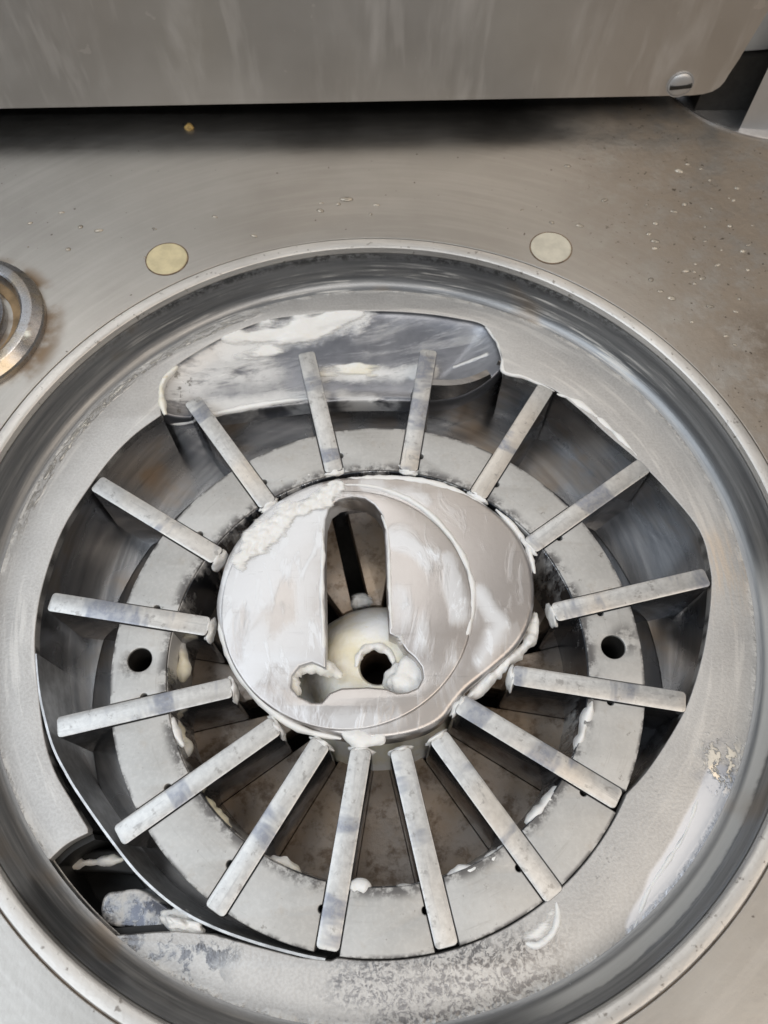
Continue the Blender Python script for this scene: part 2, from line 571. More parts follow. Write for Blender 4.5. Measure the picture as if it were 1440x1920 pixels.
def mat_ring():
    k = Mat('matt machined rotor steel')
    f = k.noise(60, 3, .6)
    b = k.noise(3, 5, .6)
    c = k.mix(k.rng(b, .3, .7), (.44, .437, .425), (.56, .555, .54))
    c = k.mix(k.mul(k.rng(k.noise(17, 4, .65), .55, .72), .35), c, (.42, .38, .33))
    c = k.mix(k.mul(k.rng(f, .45, .65), .16), c, (.70, .69, .67))
    pol, a, r, z = k.polar(0, 0, 1.6, 30, 1)
    sc = k.noise(2.2, 5, .65, pol)
    c = k.mix(k.mul(k.rng(sc, .56, .72), .4), c, (.36, .35, .33))
    c = k.mix(k.mul(k.rng(k.noise(26, 4, .7, k.vm('ADD', k.P, (2, 5, 0))), .63, .70), .55), c, (.16, .14, .12))
    edge = k.mx(k.rng(k.ma('ADD', r, k.mul(k.ma('SUBTRACT', b, .5), .05)), .840, .800), k.rng(r, .985, .998), k.mul(k.mx(k.spot(*on(1172, 1200), .055, .03), k.spot(*on(250, 1245), .05, .03)), .8))
    c = k.mix(k.mul(edge, k.rng(k.noise(14, 5, .7), .42, .56), .85), c, (.085, .08, .08))
    n = k.bump(f, .16, .0005)
    n = k.bump(sc, .08, .0006, n)
    return k.out(c, .55, k.fmix(b, .46, .60), n)

def mat_boreface():
    k = Mat('smeared inner ring steel')
    pol, a, r, z = k.polar(0, 0, 2.2, 1, 9)
    st = k.noise(3, 6, .7, k.scale(k.P, 1, 1, .35))
    sm = k.rng(st, .47, .58)
    c = k.mix(k.rng(k.noise(5, 4), .3, .7), (.08, .09, .11), (.20, .215, .245))
    c = k.mix(k.mul(sm, .85), c, (.74, .73, .71))
    n = k.bump(sm, .5, .0015)
    return k.out(c, k.fmix(sm, .9, .1), k.fmix(sm, .25, .4), n)

def mat_floor():
    k = Mat('brown stained steel floor')
    b = k.noise(3.2, 6, .65)
    f = k.noise(16, 5, .65)
    pol, a, r, z = k.polar(0, 0, 3, 1, 1)
    c = k.mix(k.rng(b, .34, .66), (.52, .40, .29), (.60, .53, .47))
    c = k.mix(k.mul(k.rng(f, .45, .68), .7), c, (.16, .095, .05))
    c = k.mix(k.mul(k.rng(k.noise(6, 6, .7, k.vm('ADD', k.P, (3, 8, 0))), .56, .72), .6), c, (.52, .49, .46))
    n = k.bump(f, .4, .0008)
    return k.out(c, .55, k.fmix(b, .34, .5), n)

def mat_vane():
    k = Mat('worn vane steel')
    oi = k.n('ShaderNodeObjectInfo')
    tc = k.n('ShaderNodeTexCoord')
    L = k.vm('SCALE', tc.outputs['Object'], sc=1/S)
    L2 = k.vm('ADD', L, k.vm('SCALE', (3.1, 7.7, 1.3), sc=k.ma('MULTIPLY', oi.outputs['Random'], 9.0)))
    f = k.noise(42, 4, .65, L2)
    blue = k.rng(k.noise(5.5, 4, .6, k.scale(L2, 1, .35, .3)), .54, .62)
    warm = k.rng(k.noise(2.6, 2, .5, k.vm('ADD', k.scale(L2, 1, .3, .3), (5, 5, 5))), .52, .68)
    c = k.mix(k.rng(f, .3, .7), (.50, .50, .495), (.63, .63, .62))
    c = k.mix(k.mul(warm, .35), c, (.68, .58, .46))
    c = k.mix(k.mul(blue, k.rng(f, .35, .6, .55, .95)), c, (.27, .285, .33))
    c = k.mix(k.mul(k.rng(k.noise(30, 4, .65, L2), .58, .68), .65), c, (.28, .27, .26))
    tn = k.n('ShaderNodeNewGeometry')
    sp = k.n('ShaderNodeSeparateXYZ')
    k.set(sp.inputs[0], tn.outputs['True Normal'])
    side = k.rng(sp.outputs[2], .5, .7, 1.0, 0.0)          # flanks polished by the rotor slots; shade is also painted into their colour
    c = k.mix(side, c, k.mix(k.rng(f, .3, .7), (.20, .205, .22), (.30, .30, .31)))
    scr = k.noise(26, 4, .6, k.scale(L2, .25, 3, 1))
    c = k.mix(k.mul(k.rng(scr, .56, .70), .35), c, (.33, .33, .335))
    n = k.bump(scr, .18, .0005)
    n = k.bump(f, .14, .0004, n)
    return k.out(c, k.fmix(side, .65, .95), k.fmix(side, k.fmix(f, .36, .52), .13), n)

def mat_cam():
    k = Mat('cam steel under a thin film of fat')
    v = k.scale(k.P, 1.5, .55, 1)
    sw = k.noise(2.6, 6, .62, v, 1.2)
    sw2 = k.noise(7, 6, .65, v, .8)
    b = k.noise(1.6, 4)
    wob = k.noise(4.5, 5, .6)
    Z = CAMZ+.01
    P_ = lambda *p: ons(p, Z)
    film = k.mx(k.mul(k.stroke(P_((470, 1090), (520, 1010), (590, 960)), .16, .12, wob, .25), .85),
                k.mul(k.stroke(P_((450, 1170), (500, 1260), (580, 1190)), .13, .12, wob, .25), .7),
                k.mul(k.stroke(P_((560, 990), (570, 1180)), .07, .08, wob, .15), .6),
                k.mul(k.stroke(P_((750, 1010), (830, 1060), (860, 1150)), .06, .05, wob, .12), .7),
                k.mul(k.stroke(P_((760, 1110), (790, 1190), (850, 1240)), .06, .06, wob, .15), .55),
                k.mul(k.stroke(P_((900, 1110), (940, 1170), (900, 1240)), .03, .03, wob, .08), .8),
                k.mul(k.stroke(P_((500, 1320), (640, 1355), (760, 1345)), .04, .04, wob, .1), .5),
                k.mul(k.stroke(P_((690, 905), (800, 935)), .04, .04, wob, .1), .6))
    film = k.mul(film, k.rng(k.ma('ADD', sw, k.ma('MULTIPLY', film, .25)), .50, .66))
    film = k.ma('ADD', film, k.mul(k.rng(sw2, .54, .64), k.mx(film, .25), .7), clamp=True)
    c = k.mix(k.rng(b, .3, .7), (.46, .43, .415), (.53, .505, .49))
    c = k.mix(film, c, (.84, .86, .89))
    n = k.bump(sw2, .05, .0012)
    n = k.bump(k.noise(55, 3), .08, .0004, n)
    n = k.bump(film, .22, .0012, n)
    n = k.bump(k.noise(18, 4, .6, k.scale(k.P, 3, .4, 1)), .03, .0005, n)
    sc = k.noise(15, 4, .6, k.scale(k.vm('ADD', k.P, (1, 2, 0)), .35, 3.5, 1))
    c = k.mix(k.mul(k.rng(sc, .60, .72), k.ma('SUBTRACT', 1.0, film), .35), c, (.30, .29, .285))
    return k.out(c, k.fmix(film, .85, .1), k.fmix(film, .36, .42), n)

def mat_fat(name='white fat', warm=0.0, film=False):
    k = Mat(name)
    b = k.noise(5, 5, .6)
    f = k.noise(24, 5, .65)
    c = k.mix(k.rng(b, .35, .7), (.88, .88, .87), (.84, .83-.05*warm, .80-.22*warm))
    c = k.mix(k.mul(k.rng(f, .60, .74), .25+.5*warm), c, (.70, .62-.04*warm, .50-.14*warm))
    n = k.bump(k.noise(34, 4, .6), .35, .0012)
    n = k.bump(k.noise(90, 3), .15, .0004, n)
    m = k.out(c, 0.0, k.fmix(f, .26, .46), n, **{'Subsurface Weight': .10, 'Subsurface Radius': (.004, .003, .002), 'Subsurface Scale': .4})
    if film:
        at = k.n('ShaderNodeAttribute', attribute_name='film')
        st = k.noise(20, 5, .7, k.scale(k.P, .35, 2.0, 1))
        al = k.rng(k.ma('ADD', at.outputs['Fac'], k.ma('MULTIPLY', k.ma('SUBTRACT', st, .5), 1.3)), .12, .75)
        k.set(k.b.inputs['Alpha'], al)
    return m

def mat_pocket():
    k = Mat('pocket steel streaked with fat')
    rot = k.n('ShaderNodeVectorRotate', rotation_type='Z_AXIS')
    k.set(rot.inputs['Vector'], k.P)
    rot.inputs['Angle'].default_value = -.22
    v = k.scale(rot.outputs[0], .5, 2.4, 1)
    st = k.noise(5.0, 6, .68, v, .5)
    st2 = k.noise(13, 5, .7, v, .4)
    wob = k.noise(7, 5, .65)
    Z = -.07
    P_ = lambda *p: ons(p, Z)
    big = k.mx(k.stroke(P_((420, 665), (560, 625), (672, 598)), .06, .06, wob, .18),
               k.mul(k.stroke(P_((320, 735), (400, 690), (480, 690)), .10, .08, wob, .15), .75),
               k.mul(k.stroke(P_((400, 755), (520, 735), (600, 735)), .035, .04, wob, .08), .8),
               k.mul(k.stroke(P_((610, 692), (700, 690), (810, 688)), .030, .035, wob, .10), .95),
               k.mul(k.stroke(P_((640, 730), (740, 746)), .03, .03, wob, .08), .7),
               k.mul(k.stroke(P_((852, 682), (910, 672)), .008, .008, wob, .02), .9),
               k.mul(k.stroke(P_((700, 640), (880, 650)), .08, .09, wob, .2), .25))
    film = k.mul(big, k.rng(k.ma('ADD', st, k.ma('MULTIPLY', big, .20)), .48, .62), k.rng(k.ma('ADD', st2, k.ma('MULTIPLY', big, .12)), .38, .54, .45, 1.0))
    film = k.ma('ADD', film, k.mul(k.rng(st2, .56, .70), k.mx(big, .12), .5), clamp=True)
    c = k.mix(k.rng(k.noise(5, 4), .3, .7), (.16, .165, .185), (.26, .265, .285))
    c = k.mix(k.mul(film, .92), c, (.82, .82, .81))
    c = k.mix(k.mul(k.rng(k.noise(22, 4, .7), .56, .64), k.spot(*on(340, 740, Z), .12, .10), .85), c, (.07, .065, .05))
    n = k.bump(st2, .12, .001)
    n = k.bump(film, .25, .0014, n)
    return k.out(c, k.fmix(film, .85, .05), k.fmix(film, .34, .44), n)

def mat_plain(name, col, metal=0.0, rough=.5, ns=30, var=.15, bump=.15):
    k = Mat(name)
    f = k.noise(ns, 4, .6)
    c = k.mix(k.rng(f, .3, .7), tuple(x*(1-var) for x in col), tuple(min(1, x*(1+var)) for x in col))
    return k.out(c, metal, rough, k.bump(f, bump, .0005))

def mat_step():
    k = Mat('fat smeared step steel')
    a = k.noise(9, 5, .65)
    f = k.noise(30, 4, .6)
    sm = k.mx(k.rng(a, .42, .60), k.mul(k.rng(f, .48, .66), .6))
    c = k.mix(k.mul(sm, .8), (.10, .105, .125), (.66, .65, .63))
    return k.out(c, k.fmix(sm, .8, .05), k.fmix(sm, .25, .42), k.bump(sm, .15, .001))

def mat_knob():
    k = Mat('tarnished knob steel')
    b = k.noise(4, 4, .6)
    f = k.noise(22, 5, .7)
    c = k.mix(k.rng(b, .4, .65), (.46, .47, .50), (.50, .43, .33))
    c = k.mix(k.mul(k.rng(f, .55, .68), .7), c, (.14, .10, .07))
    return k.out(c, k.fmix(k.rng(f, .55, .68), .95, .4), k.fmix(f, .18, .38), k.bump(f, .12, .0006))

M = dict(bung=mat_plain('dark brown greasy bore', (.06, .04, .028), .2, .5, 16, .5, .4), knob=mat_knob(), sleeve=mat_plain('dull sleeve steel', (.50, .51, .52), .8, .42, 20, .2, .1), step=mat_step(), seam=mat_plain('brown seam grime', (.16, .11, .07), 0, .7, 20, .5, .4), deck=mat_deck(), panel=mat_panel(), wall=mat_housing(), rim=mat_rim(), ledge=mat_ledge(), chamber=mat_chamber(),
         ring=mat_ring(), bore=mat_boreface(), floor=mat_floor(), vane=mat_vane(), cam=mat_cam(), fat=mat_fat(),
         yfat=mat_fat('yellowed fat', 1.0), film=mat_fat('white fat film', 0.0, True), yfilm=mat_fat('yellowed fat film', .8, True), pocket=mat_pocket(),
         black=mat_plain('shade black recess', (.010, .010, .010), 0, .55), dark=mat_plain('shade dark steel', (.035, .033, .03), .4, .5),  # blacks painted in for the shade of gaps and recesses
         steel=mat_plain('bright steel', (.60, .60, .61), .95, .22, 20, .1, .05),
         wiped=mat_plain('wiped bright steel', (.52, .54, .59), .85, .3, 8, .12, .06),
         groove=mat_plain('grimy brown steel', (.26, .18, .10), .5, .42, 9, .4),
         dotA=mat_plain('yellow beige plastic', (.62, .54, .34), 0, .5, 16, .12),
         dotB=mat_plain('pale beige plastic', (.60, .56, .46), 0, .5, 16, .10),
         white=mat_plain('white painted steel', (.72, .71, .69), 0, .4, 5, .05, .04),
         grey=mat_plain('light grey satin steel', (.56, .55, .54), .6, .45, 6, .06, .05),
         drop=mat_plain('greasy droplet', (.40, .36, .30), .3, .12, 20, .4, .1), crumb=mat_plain('dried yellow fat crumb', (.50, .34, .12), 0, .5, 40, .4, .5))

# ------------------------------------------------------------------ outlines
DZ = .20                                                  # deck height above the rotor's face
KID = ons([(302, 778), (299, 745), (303, 715), (330, 685), (385, 650), (440, 622), (500, 600), (570, 590), (640, 585), (720, 583),
           (800, 588), (860, 597), (905, 608), (928, 635), (940, 665), (945, 697)])
OPEN_L = ons([(302, 778), (255, 812), (213, 853), (167, 913), (117, 993), (82, 1090), (67, 1170), (66, 1230), (70, 1283), (83, 1383), (103, 1447), (133, 1500), (165, 1553)])
PORT = ons([(165, 1562), (127, 1582), (100, 1605), (86, 1623), (90, 1653), (107, 1690), (133, 1720), (160, 1740), (180, 1752), (200, 1755), (260, 1750), (330, 1746)])
OPEN_B = ons([(400, 1752), (480, 1775), (560, 1795), (620, 1802)])
OPEN_R = ons([(1312, 1250), (1327, 1175), (1334, 1105), (1331, 1062), (1312, 995), (1256, 924), (1200, 866), (1140, 815), (1090, 770), (1040, 731), (990, 710), (945, 697)])
a0 = math.atan2(on(620, 1800).y, on(620, 1800).x)
a1 = math.atan2(on(1176, 1490).y, on(1176, 1490).x)
ARC = circ(0, 0, 1.0045, 40, a0+.02, a1, True)
MIDR = ons([(1222, 1434), (1282, 1336)])
kid_s = smooth_loop(KID, 5, False)
ol_s = smooth_loop(OPEN_L, 5, False)
right_s = smooth_loop([ARC[-1]]+MIDR+OPEN_R, 5, False)
port_s = smooth_loop(PORT, 5, False)
hole = ol_s + port_s + OPEN_B + ARC + right_s[1:] + list(reversed(kid_s))[1:-1]

# ------------------------------------------------------------------ setting: deck
BIG = [Vector(p) for p in ((-7, -5), (7, -5), (7, 6), (-7, 6))]
deck = plate('machine_deck', [BIG, circ(*CC, 1.6125, 220)], DZ-.10, DZ, .004, M['deck'])
tag(deck, kind='structure')

# ------------------------------------------------------------------ pump housing
H = thing('pump_housing', 'round steel pump bore sunk in the deck with a greasy stepped rim and side pockets', 'pump housing', (CC[0], CC[1], 0))
lathe('rim', [(1.609, -.02), (1.609, .198), (1.604, .203), (1.566, .203), (1.556, .196), (1.553, .13), (1.553, -.02)], M['rim'], H, *CC, n=220, closed=True)
lathe('bore_wall', [(1.5525, .165), (1.550, .128), (1.538, .110), (1.533, .055), (1.525, .038), (1.512, .020), (1.496, .006), (1.478, .0005), (1.478, -.03), (1.5525, -.03)], M['wall'], H, *CC, n=220, sm=60, closed=True)
plate('ledge', [circ(*CC, 1.482, 200), hole], -.05, 0, .004, M['ledge'], H)

lathe('seam', [(1.6135, .186), (1.6135, .193), (1.607, .193), (1.607, .186)], M['seam'], H, *CC, n=200, closed=True)

# pocket: scooped, sloping floor between the outline KID and the chamber
inner = ons([(302, 790), (345, 790), (420, 772), (500, 756), (600, 744), (700, 740), (780, 742), (840, 744), (880, 738), (920, 720), (944, 700)], -.10)
def resample(pts, n):
    L = [0]
    for a, b in zip(pts, pts[1:]):
        L.append(L[-1]+(b-a).length)
    out, k = [], 0
    for i in range(n):
        t = L[-1]*i/(n-1)
        while k < len(pts)-2 and L[k+1] < t:
            k += 1
        out.append(pts[k].lerp(pts[k+1], min(1, (t-L[k])/max(1e-9, L[k+1]-L[k]))))
    return out

def pocket_h(x, y):
    do = segdist(Vector((x, y)), kid_s, False)
    t = min(1, do/.36)
    z = -.003-.125*t**.62
    z += .010*nz(x*.5, y*1.2, 1.7, 3.2)*min(1, do/.06)
    return z
inner_s = smooth_loop(inner, 6, False)
NA, NB = 170, 34
ro_, ri_ = resample(kid_s, NA), resample(inner_s, NA)
bm = bmesh.new()
rows = []
for a, b in zip(ro_, ri_):
    row = []
    for j in range(NB):
        t = (j/(NB-1))**1.5
        p = a.lerp(b, t)
        row.append(bm.verts.new((p.x, p.y, pocket_h(p.x, p.y))))
    row.append(bm.verts.new((b.x, b.y-.010, pocket_h(b.x, b.y)-.012)))
    row.append(bm.verts.new((b.x, b.y-.008, pocket_h(b.x, b.y)-.09)))
    rows.append(row)
for a, b in zip(rows, rows[1:]):
    for j in range(len(a)-1):
        bm.faces.new((a[j], a[j+1], b[j+1], b[j]))
bmesh.ops.recalc_face_normals(bm, faces=bm.faces)
from_bm('pocket', bm, M['pocket'], H, 180)

# chamber: liner wall and annular floor
full = ol_s[::-1]
liner_pts = right_s[1:] + [p+Vector((0, -.004)) for p in inner_s[::-1][1:-1]] + ol_s
zt = []
for p in liner_pts:
    dk = segdist(p, kid_s, False)
    inK = inside(p, kid_s)
    zt.append(-.004 if not inK else pocket_h(p.x, p.y)-.02)
wall('chamber_wall', liner_pts, zt, -.36, .03, M['chamber'], H)
lathe('chamber_floor', [(1.002, -.316), (1.165, -.316), (1.174, -.321), (1.178, -.335), (1.60, -.335), (1.6, -.5), (1.002, -.5)], M['chamber'], H, 0.0, .0, n=140, closed=True)

# bright sleeve edge standing free of the ledge on the left front
SLV = ons([(68, 1225), (74, 1290), (85, 1345), (101, 1400), (125, 1448), (152, 1492), (207, 1570), (263, 1640), (333, 1700), (400, 1736), (480, 1765), (560, 1787), (610, 1797)])
sl = smooth_loop(SLV, 6, False)
wall('sleeve', sl, -.002, -.34, .008, M['sleeve'], H)
# port: well painted black for its deep shade, with a fat-smeared step
pw = port_s
wall('port_wall', pw[::-1], -.052, -.6, .02, M['black'], H)
plate('port_bottom', [pw + ons([(400, 1730), (330, 1690), (263, 1632), (212, 1570)])], -.6, -.322, .004, M['black'], H)  # black cover standing in for the shade deep in the well
stp = smooth_loop(ons([(196, 1680), (230, 1670), (262, 1668), (300, 1690), (335, 1716), (372, 1738), (378, 1752), (330, 1752), (270, 1742), (196, 1730)], -.06), 4)
plate('port_step', [stp], -.5, -.055, .008, M['step'], H)
shelf = smooth_loop(ons([(112, 1606), (150, 1598), (200, 1592), (240, 1604), (258, 1640), (200, 1636), (120, 1634)], -.2), 3)
plate('port_shelf', [shelf], -.5, -.2, .012, M['black'], H)

# ------------------------------------------------------------------ rotor
NV = 16
PH = PI-.16393
VW = .078                                                  # vane thickness
vang = [PH-2*PI*k/NV for k in range(NV)]
R0 = thing('rotor', 'pale slotted steel rotor ring turning in the pump bore around the hub', 'rotor', (0, 0, -.4))
def sector(a, r0, r1, gap, n=9, notch=True):
    """land between the vane at angle a and the next one clockwise"""
    b = a-2*PI/NV
    hw = gap/2
    pts = []
    for r, rev in ((r1, False), (r0, True)):
        da = math.asin(hw/r)
        s = circ(0, 0, r, n, a-da, b+da, True)
        if rev:
            s = s[::-1]
        pts.append(s)
    o, i = pts
    out = list(o) + list(i)
    if notch:
        u = Vector((math.cos(a), math.sin(a)))
        v = Vector((u.y, -u.x))
        c = u*.875+v*hw
        nt = [c+u*(.013*math.cos(t))+v*(.012*math.sin(t)) for t in [PI-PI*j/8 for j in range(9)]]
        out += nt
    return out
loops = [sector(vang[k], .793, 1.0, VW+.005) for k in range(NV)]
HLR = .0455
for px, py in ((262, 1237), (1150, 1213)):
    loops.append(circ(*on(px, py), HLR, 28))
plate('ring', loops, -.40, 0, .004, M['ring'], R0)
for px, py in ((262, 1237), (1150, 1213)):
    q = on(px, py)
    lathe('hole_shade_tube', [(HLR-.0015, -.008), (HLR-.004, -.02), (HLR-.004, -.66), (HLR+.004, -.66), (HLR+.004, -.02)][:3], M['dark'], R0, q.x, q.y, n=32)  # dark tube added to paint the shade inside the hole
# inner face of the ring, smeared
lathe('ring_bore', [(.7928, -.012), (.7905, -.014), (.7905, -.41), (.7928, -.41)], M['bore'], R0, 0, 0, n=200, closed=True)
plate('rotor_floor', [sector(vang[k], .33, .99, VW+.0015, notch=False) for k in range(NV)]+[circ(*on(px, py), HLR-.002, 24) for px, py in ((262, 1237), (1150, 1213))], -.56, -.405, .004, M['floor'], R0)
plate('rotor_base', [circ(0, 0, 1.0, 100)], -.75, -.70, .004, M['dark'], R0)
lathe('boss', [(.0, -.45), (.068, -.45), (.068, -.105), (.076, -.092), (.13, -.088), (.155, -.092), (.18, -.10), (.21, -.13), (.24, -.17), (.275, -.24), (.31, -.32), (.345, -.402), (.35, -.45)], M['yfat'], R0, 0, -.025, n=96)
boss = bpy.data.objects['boss']
for v in boss.data.vertices:
    q = v.co/S
    rr = math.hypot(q.x, q.y+.025)
    if rr > .07:
        v.co.z += S*(.016*nz(q.x, q.y, 3.0, 6)+.010*nz(q.x, q.y, 5.0, 15))*min(1, (rr-.07)/.03)
lathe('boss_bore', [(.0672, -.10), (.0672, -.44), (.0, -.44)], M['bung'], R0, 0, -.025, n=40)

# ------------------------------------------------------------------ vanes
VE = [((95, 1128), (392, 1172)), ((185, 905), (405, 1045)), ((340, 772), (495, 940)), ((580, 665), (625, 880)), ((800, 660), (772, 880)),
      ((1022, 735), (905, 925)), ((1205, 880), (1000, 1020)), ((1330, 1085), (1035, 1150)), ((1288, 1320), (958, 1270)), ((1160, 1500), (860, 1320)),
      ((1035, 1680), (820, 1385)), ((838, 1775), (752, 1405)), ((612, 1775), (680, 1410)), ((400, 1705), (605, 1395)), ((220, 1565), (525, 1370)), ((108, 1358), (435, 1295))]
VL = ['steel vane at far left pointing at the bore wall just above the left ring hole',
      'steel vane on the upper left, tip below the left end of the pocket',
      'steel vane whose dark rounded tip touches the left end of the smeared pocket',
      'steel vane crossing the fat smeared pocket above the left half of the hub',
      'steel vane crossing the dark right half of the pocket above the hub',
      'steel vane just right of the pocket, leaning to the upper right',
      'steel vane on the upper right between two dark open chambers',
      'steel vane at far right with a warm gold tip, just above the right ring hole',
      'steel vane at far right just below the right ring hole',
      'steel vane on the lower right starting at the notched corner of the hub',
      'steel vane on the lower right ending beside the small half moon of fat',
      'steel vane at the bottom, right of the two vertical ones, dark band near its tip',
      'steel vane at the bottom, left of the two vertical ones, nearly upright',
      'steel vane on the lower left ending at the bright sleeve edge',
      'steel vane on the lower left pointing towards the dark port hole',
      'steel vane at far left just below the left ring hole']
def vane_mesh(L):
    bm = bmesh.new()
    bmesh.ops.create_cube(bm, size=1)
    bm.transform(Matrix.Diagonal((L, VW, .56, 1)))
    up = [e for e in bm.edges if abs(e.verts[0].co.x-e.verts[1].co.x) < 1e-6 and abs(e.verts[0].co.y-e.verts[1].co.y) < 1e-6]
    bmesh.ops.bevel(bm, geom=up, offset=.016, segments=3, affect='EDGES', profile=.5)
    top = [e for e in bm.edges if all(v.co.z > .1 for v in e.verts)]
    bmesh.ops.bevel(bm, geom=top, offset=.005, segments=2, affect='EDGES', profile=.5)
    bm.transform(Matrix.Scale(S, 4))
    me = bpy.data.meshes.new('vane')
    bm.to_mesh(me)
    bm.free()
    smooth(me, 40)
    me.materials.append(M['vane'])
    return me
vm_ = vane_mesh(.638)
for k in range(NV):
    po, pi_ = on(*VE[k][0]), on(*VE[k][1])
    ro, ri = po.length, pi_.length
    mid = (ro+ri)/2
    a = vang[k]
    o = bpy.data.objects.new('vane', vm_)
    COL.objects.link(o)
    o.location = Vector((mid*math.cos(a), mid*math.sin(a), .006-.28))*S
    o.rotation_euler = (0, 0, a)
    tag(o, VL[k], 'vane', 'sliding vanes of the pump rotor')

# ------------------------------------------------------------------ cam (hub)
C0 = thing('hub_cam', 'egg shaped steel hub plate with a keyhole slot, smeared with white fat', 'hub', (-.05, .2, -.28))
cam_px = [(405, 1150), (412, 1090), (430, 1035), (470, 980), (520, 938), (580, 908), (640, 894), (710, 891), (790, 898), (860, 916), (920, 950), (965, 993), (993, 1045),
          (1003, 1100), (998, 1155), (975, 1205), (930, 1250), (880, 1290), (855, 1318), (830, 1350), (790, 1372), (730, 1385), (670, 1386), (600, 1370), (530, 1335), (475, 1290), (430, 1225)]
cam_o = smooth_loop(ons(cam_px, CAMZ), 5)
key_px = [(612, 1255), (611, 1180), (610, 1100), (609, 1010), (611, 975), (620, 950), (636, 938), (660, 933), (684, 937), (702, 949), (716, 968), (721, 990), (723, 1060), (726, 1130), (729, 1190),
          (745, 1197), (762, 1222), (778, 1236), (790, 1252), (792, 1272), (783, 1290), (765, 1298), (745, 1300), (725, 1292), (690, 1289), (640, 1291), (618, 1300), (603, 1318), (585, 1318), (560, 1306), (547, 1290), (548, 1268), (562, 1250), (585, 1243)]
key = ons(key_px, CAMZ)
key = [key[i].lerp(key[(i+1) % len(key)], t) for i in range(len(key)) for t in (0, .5)]
plate('cam_plate', [cam_o, key], -.13, CAMZ, .022, M['cam'], C0, res=4)
DC = (-.124, .202)
keyD = ons(key_px, CAMZ+.012)
disc_o = circ(DC[0]+.006, DC[1], .487, 120)
plate('cam_disc', [disc_o, key], -.02, CAMZ+.010, .009, M['cam'], C0, res=3)

# ------------------------------------------------------------------ knob, plugs, crumb on the deck
K = thing('flanged_knob', 'round steel knob with a grimy flange at the left edge of the deck', 'knob', (-1.83, 1.385, DZ))
kx, ky = -1.82, 1.383
lathe('flange', [(.385, DZ-.002), (.385, DZ+.025), (.380, DZ+.035), (.345, DZ+.062), (.338, DZ+.064), (.305, DZ+.064), (.298, DZ+.060), (.285, DZ+.03), (.285, DZ-.002)], M['knob'], K, kx, ky, n=96, closed=True, sm=20)
lathe('groove', [(.285, DZ+.010), (.245, DZ+.010), (.245, DZ-.002), (.285, DZ-.002)], M['groove'], K, kx, ky, n=64, closed=True)
lathe('button', [(.246, DZ+.001), (.246, DZ+.05), (.234, DZ+.068), (.2, DZ+.072), (.05, DZ+.07), (.0, DZ+.07)], M['knob'], K, kx-.03, ky+.01, n=96, sm=20)
for (x, y), mt, lb in (((-.956, 1.778), M['dotA'], 'yellowish round plug set flush in the deck left of the bore top'),
                       ((.795, 1.837), M['dotB'], 'paler beige round plug set flush in the deck right of the bore top')):
    o = lathe('flush_plug', [(.0925, DZ-.01), (.0925, DZ+.003), (.089, DZ+.006), (.0, DZ+.006)], mt, None, x, y, n=48)
    tag(o, lb, 'plug', 'round plugs flush in the deck')
    lathe('plug_seam', [(.098, DZ-.01), (.098, DZ+.0025), (.0926, DZ+.0025), (.0926, DZ-.01)], M['seam'], o, x, y, n=48, closed=True)
cx, cy = on(355, 241, DZ)
blob('crumb', (cx, cy, DZ+.008), (.022, .020, .016), M['crumb'], 'small dried yellow crumb on the deck under the back panel', 2.0, cat='crumb')

bm = bmesh.new()
rd = random.Random(11)
for i in range(95):
    if i < 70:
        x, y = rd.uniform(.85, 1.75), rd.uniform(1.25, 2.45)
        if (Vector((x, y))-Vector(CC)).length < 1.68 or x+.35*y < 1.75: continue
    else:
        x, y = rd.uniform(-1.7, 1.6), rd.uniform(1.75, 2.15)
        if (Vector((x, y))-Vector(CC)).length < 1.68 or (Vector((x, y))-Vector((kx, ky))).length < .5: continue
    r = rd.choice((.006, .008, .010, .013))*rd.uniform(.7, 1.2)
    mt = Matrix.Translation((x, y, DZ)) @ Matrix.Rotation(rd.uniform(-.4, .4), 4, 'Z') @ Matrix.Diagonal((r*rd.uniform(1, 2.3), r, r*.55, 1))
    bmesh.ops.create_icosphere(bm, subdivisions=2, radius=1, matrix=mt)
tag(from_bm('fat_droplets', bm, M['drop'], None, 180), 'scattered greasy droplets and specks on the deck', None, None, 'stuff')

# ------------------------------------------------------------------ back panel, post
GZ = .37                      # height of the panel's lower edge
pa_, pb_ = on(0, 203, GZ), on(1300, 178, GZ)
def pface(x):
    return pa_.y+(pb_.y-pa_.y)*(x-pa_.x)/(pb_.x-pa_.x)
BP = thing('back_panel', 'upright stainless panel with a rounded lower corner behind the deck', 'panel', (0, 2.6, GZ))
YR = pface(1.6)
out2 = [(-6, GZ)] + [(v[0], v[1]) for v in (onv(1296, 178.3, YR), onv(1318, 176.5, YR), onv(1335, 172, YR), onv(1349, 164, YR), onv(1359, 153, YR), onv(1366, 141, YR), onv(1385, 113, YR), onv(1440, 22, YR))] + [(1.80, 1.9), (1.8, 3.2), (-6, 3.2)]
bm = bmesh.new()
fr = [bm.verts.new((x, pface(x), z)) for x, z in out2]
f = bm.faces.new(fr)
ex = bmesh.ops.extrude_face_region(bm, geom=[f])
bmesh.ops.translate(bm, verts=[v for v in ex['geom'] if isinstance(v, bmesh.types.BMVert)], vec=(0, .05, 0))
bmesh.ops.recalc_face_normals(bm, faces=bm.faces)
from_bm('panel_sheet', bm, M['panel'], BP, 30)
bm = bmesh.new()
bmesh.ops.create_cube(bm, size=1)
bm.transform(Matrix.Translation((-2.25, 3.75, 1.75)) @ Matrix.Diagonal((7.5, 2.0, 2.68, 1)))
from_bm('panel_body', bm, M['dark'], BP, 0)
bm = bmesh.new()
bmesh.ops.create_cube(bm, size=1)
bm.transform(Matrix.Translation((1.82, 3.2, .346)) @ Matrix.Diagonal((.42, .9, .29, 1)))
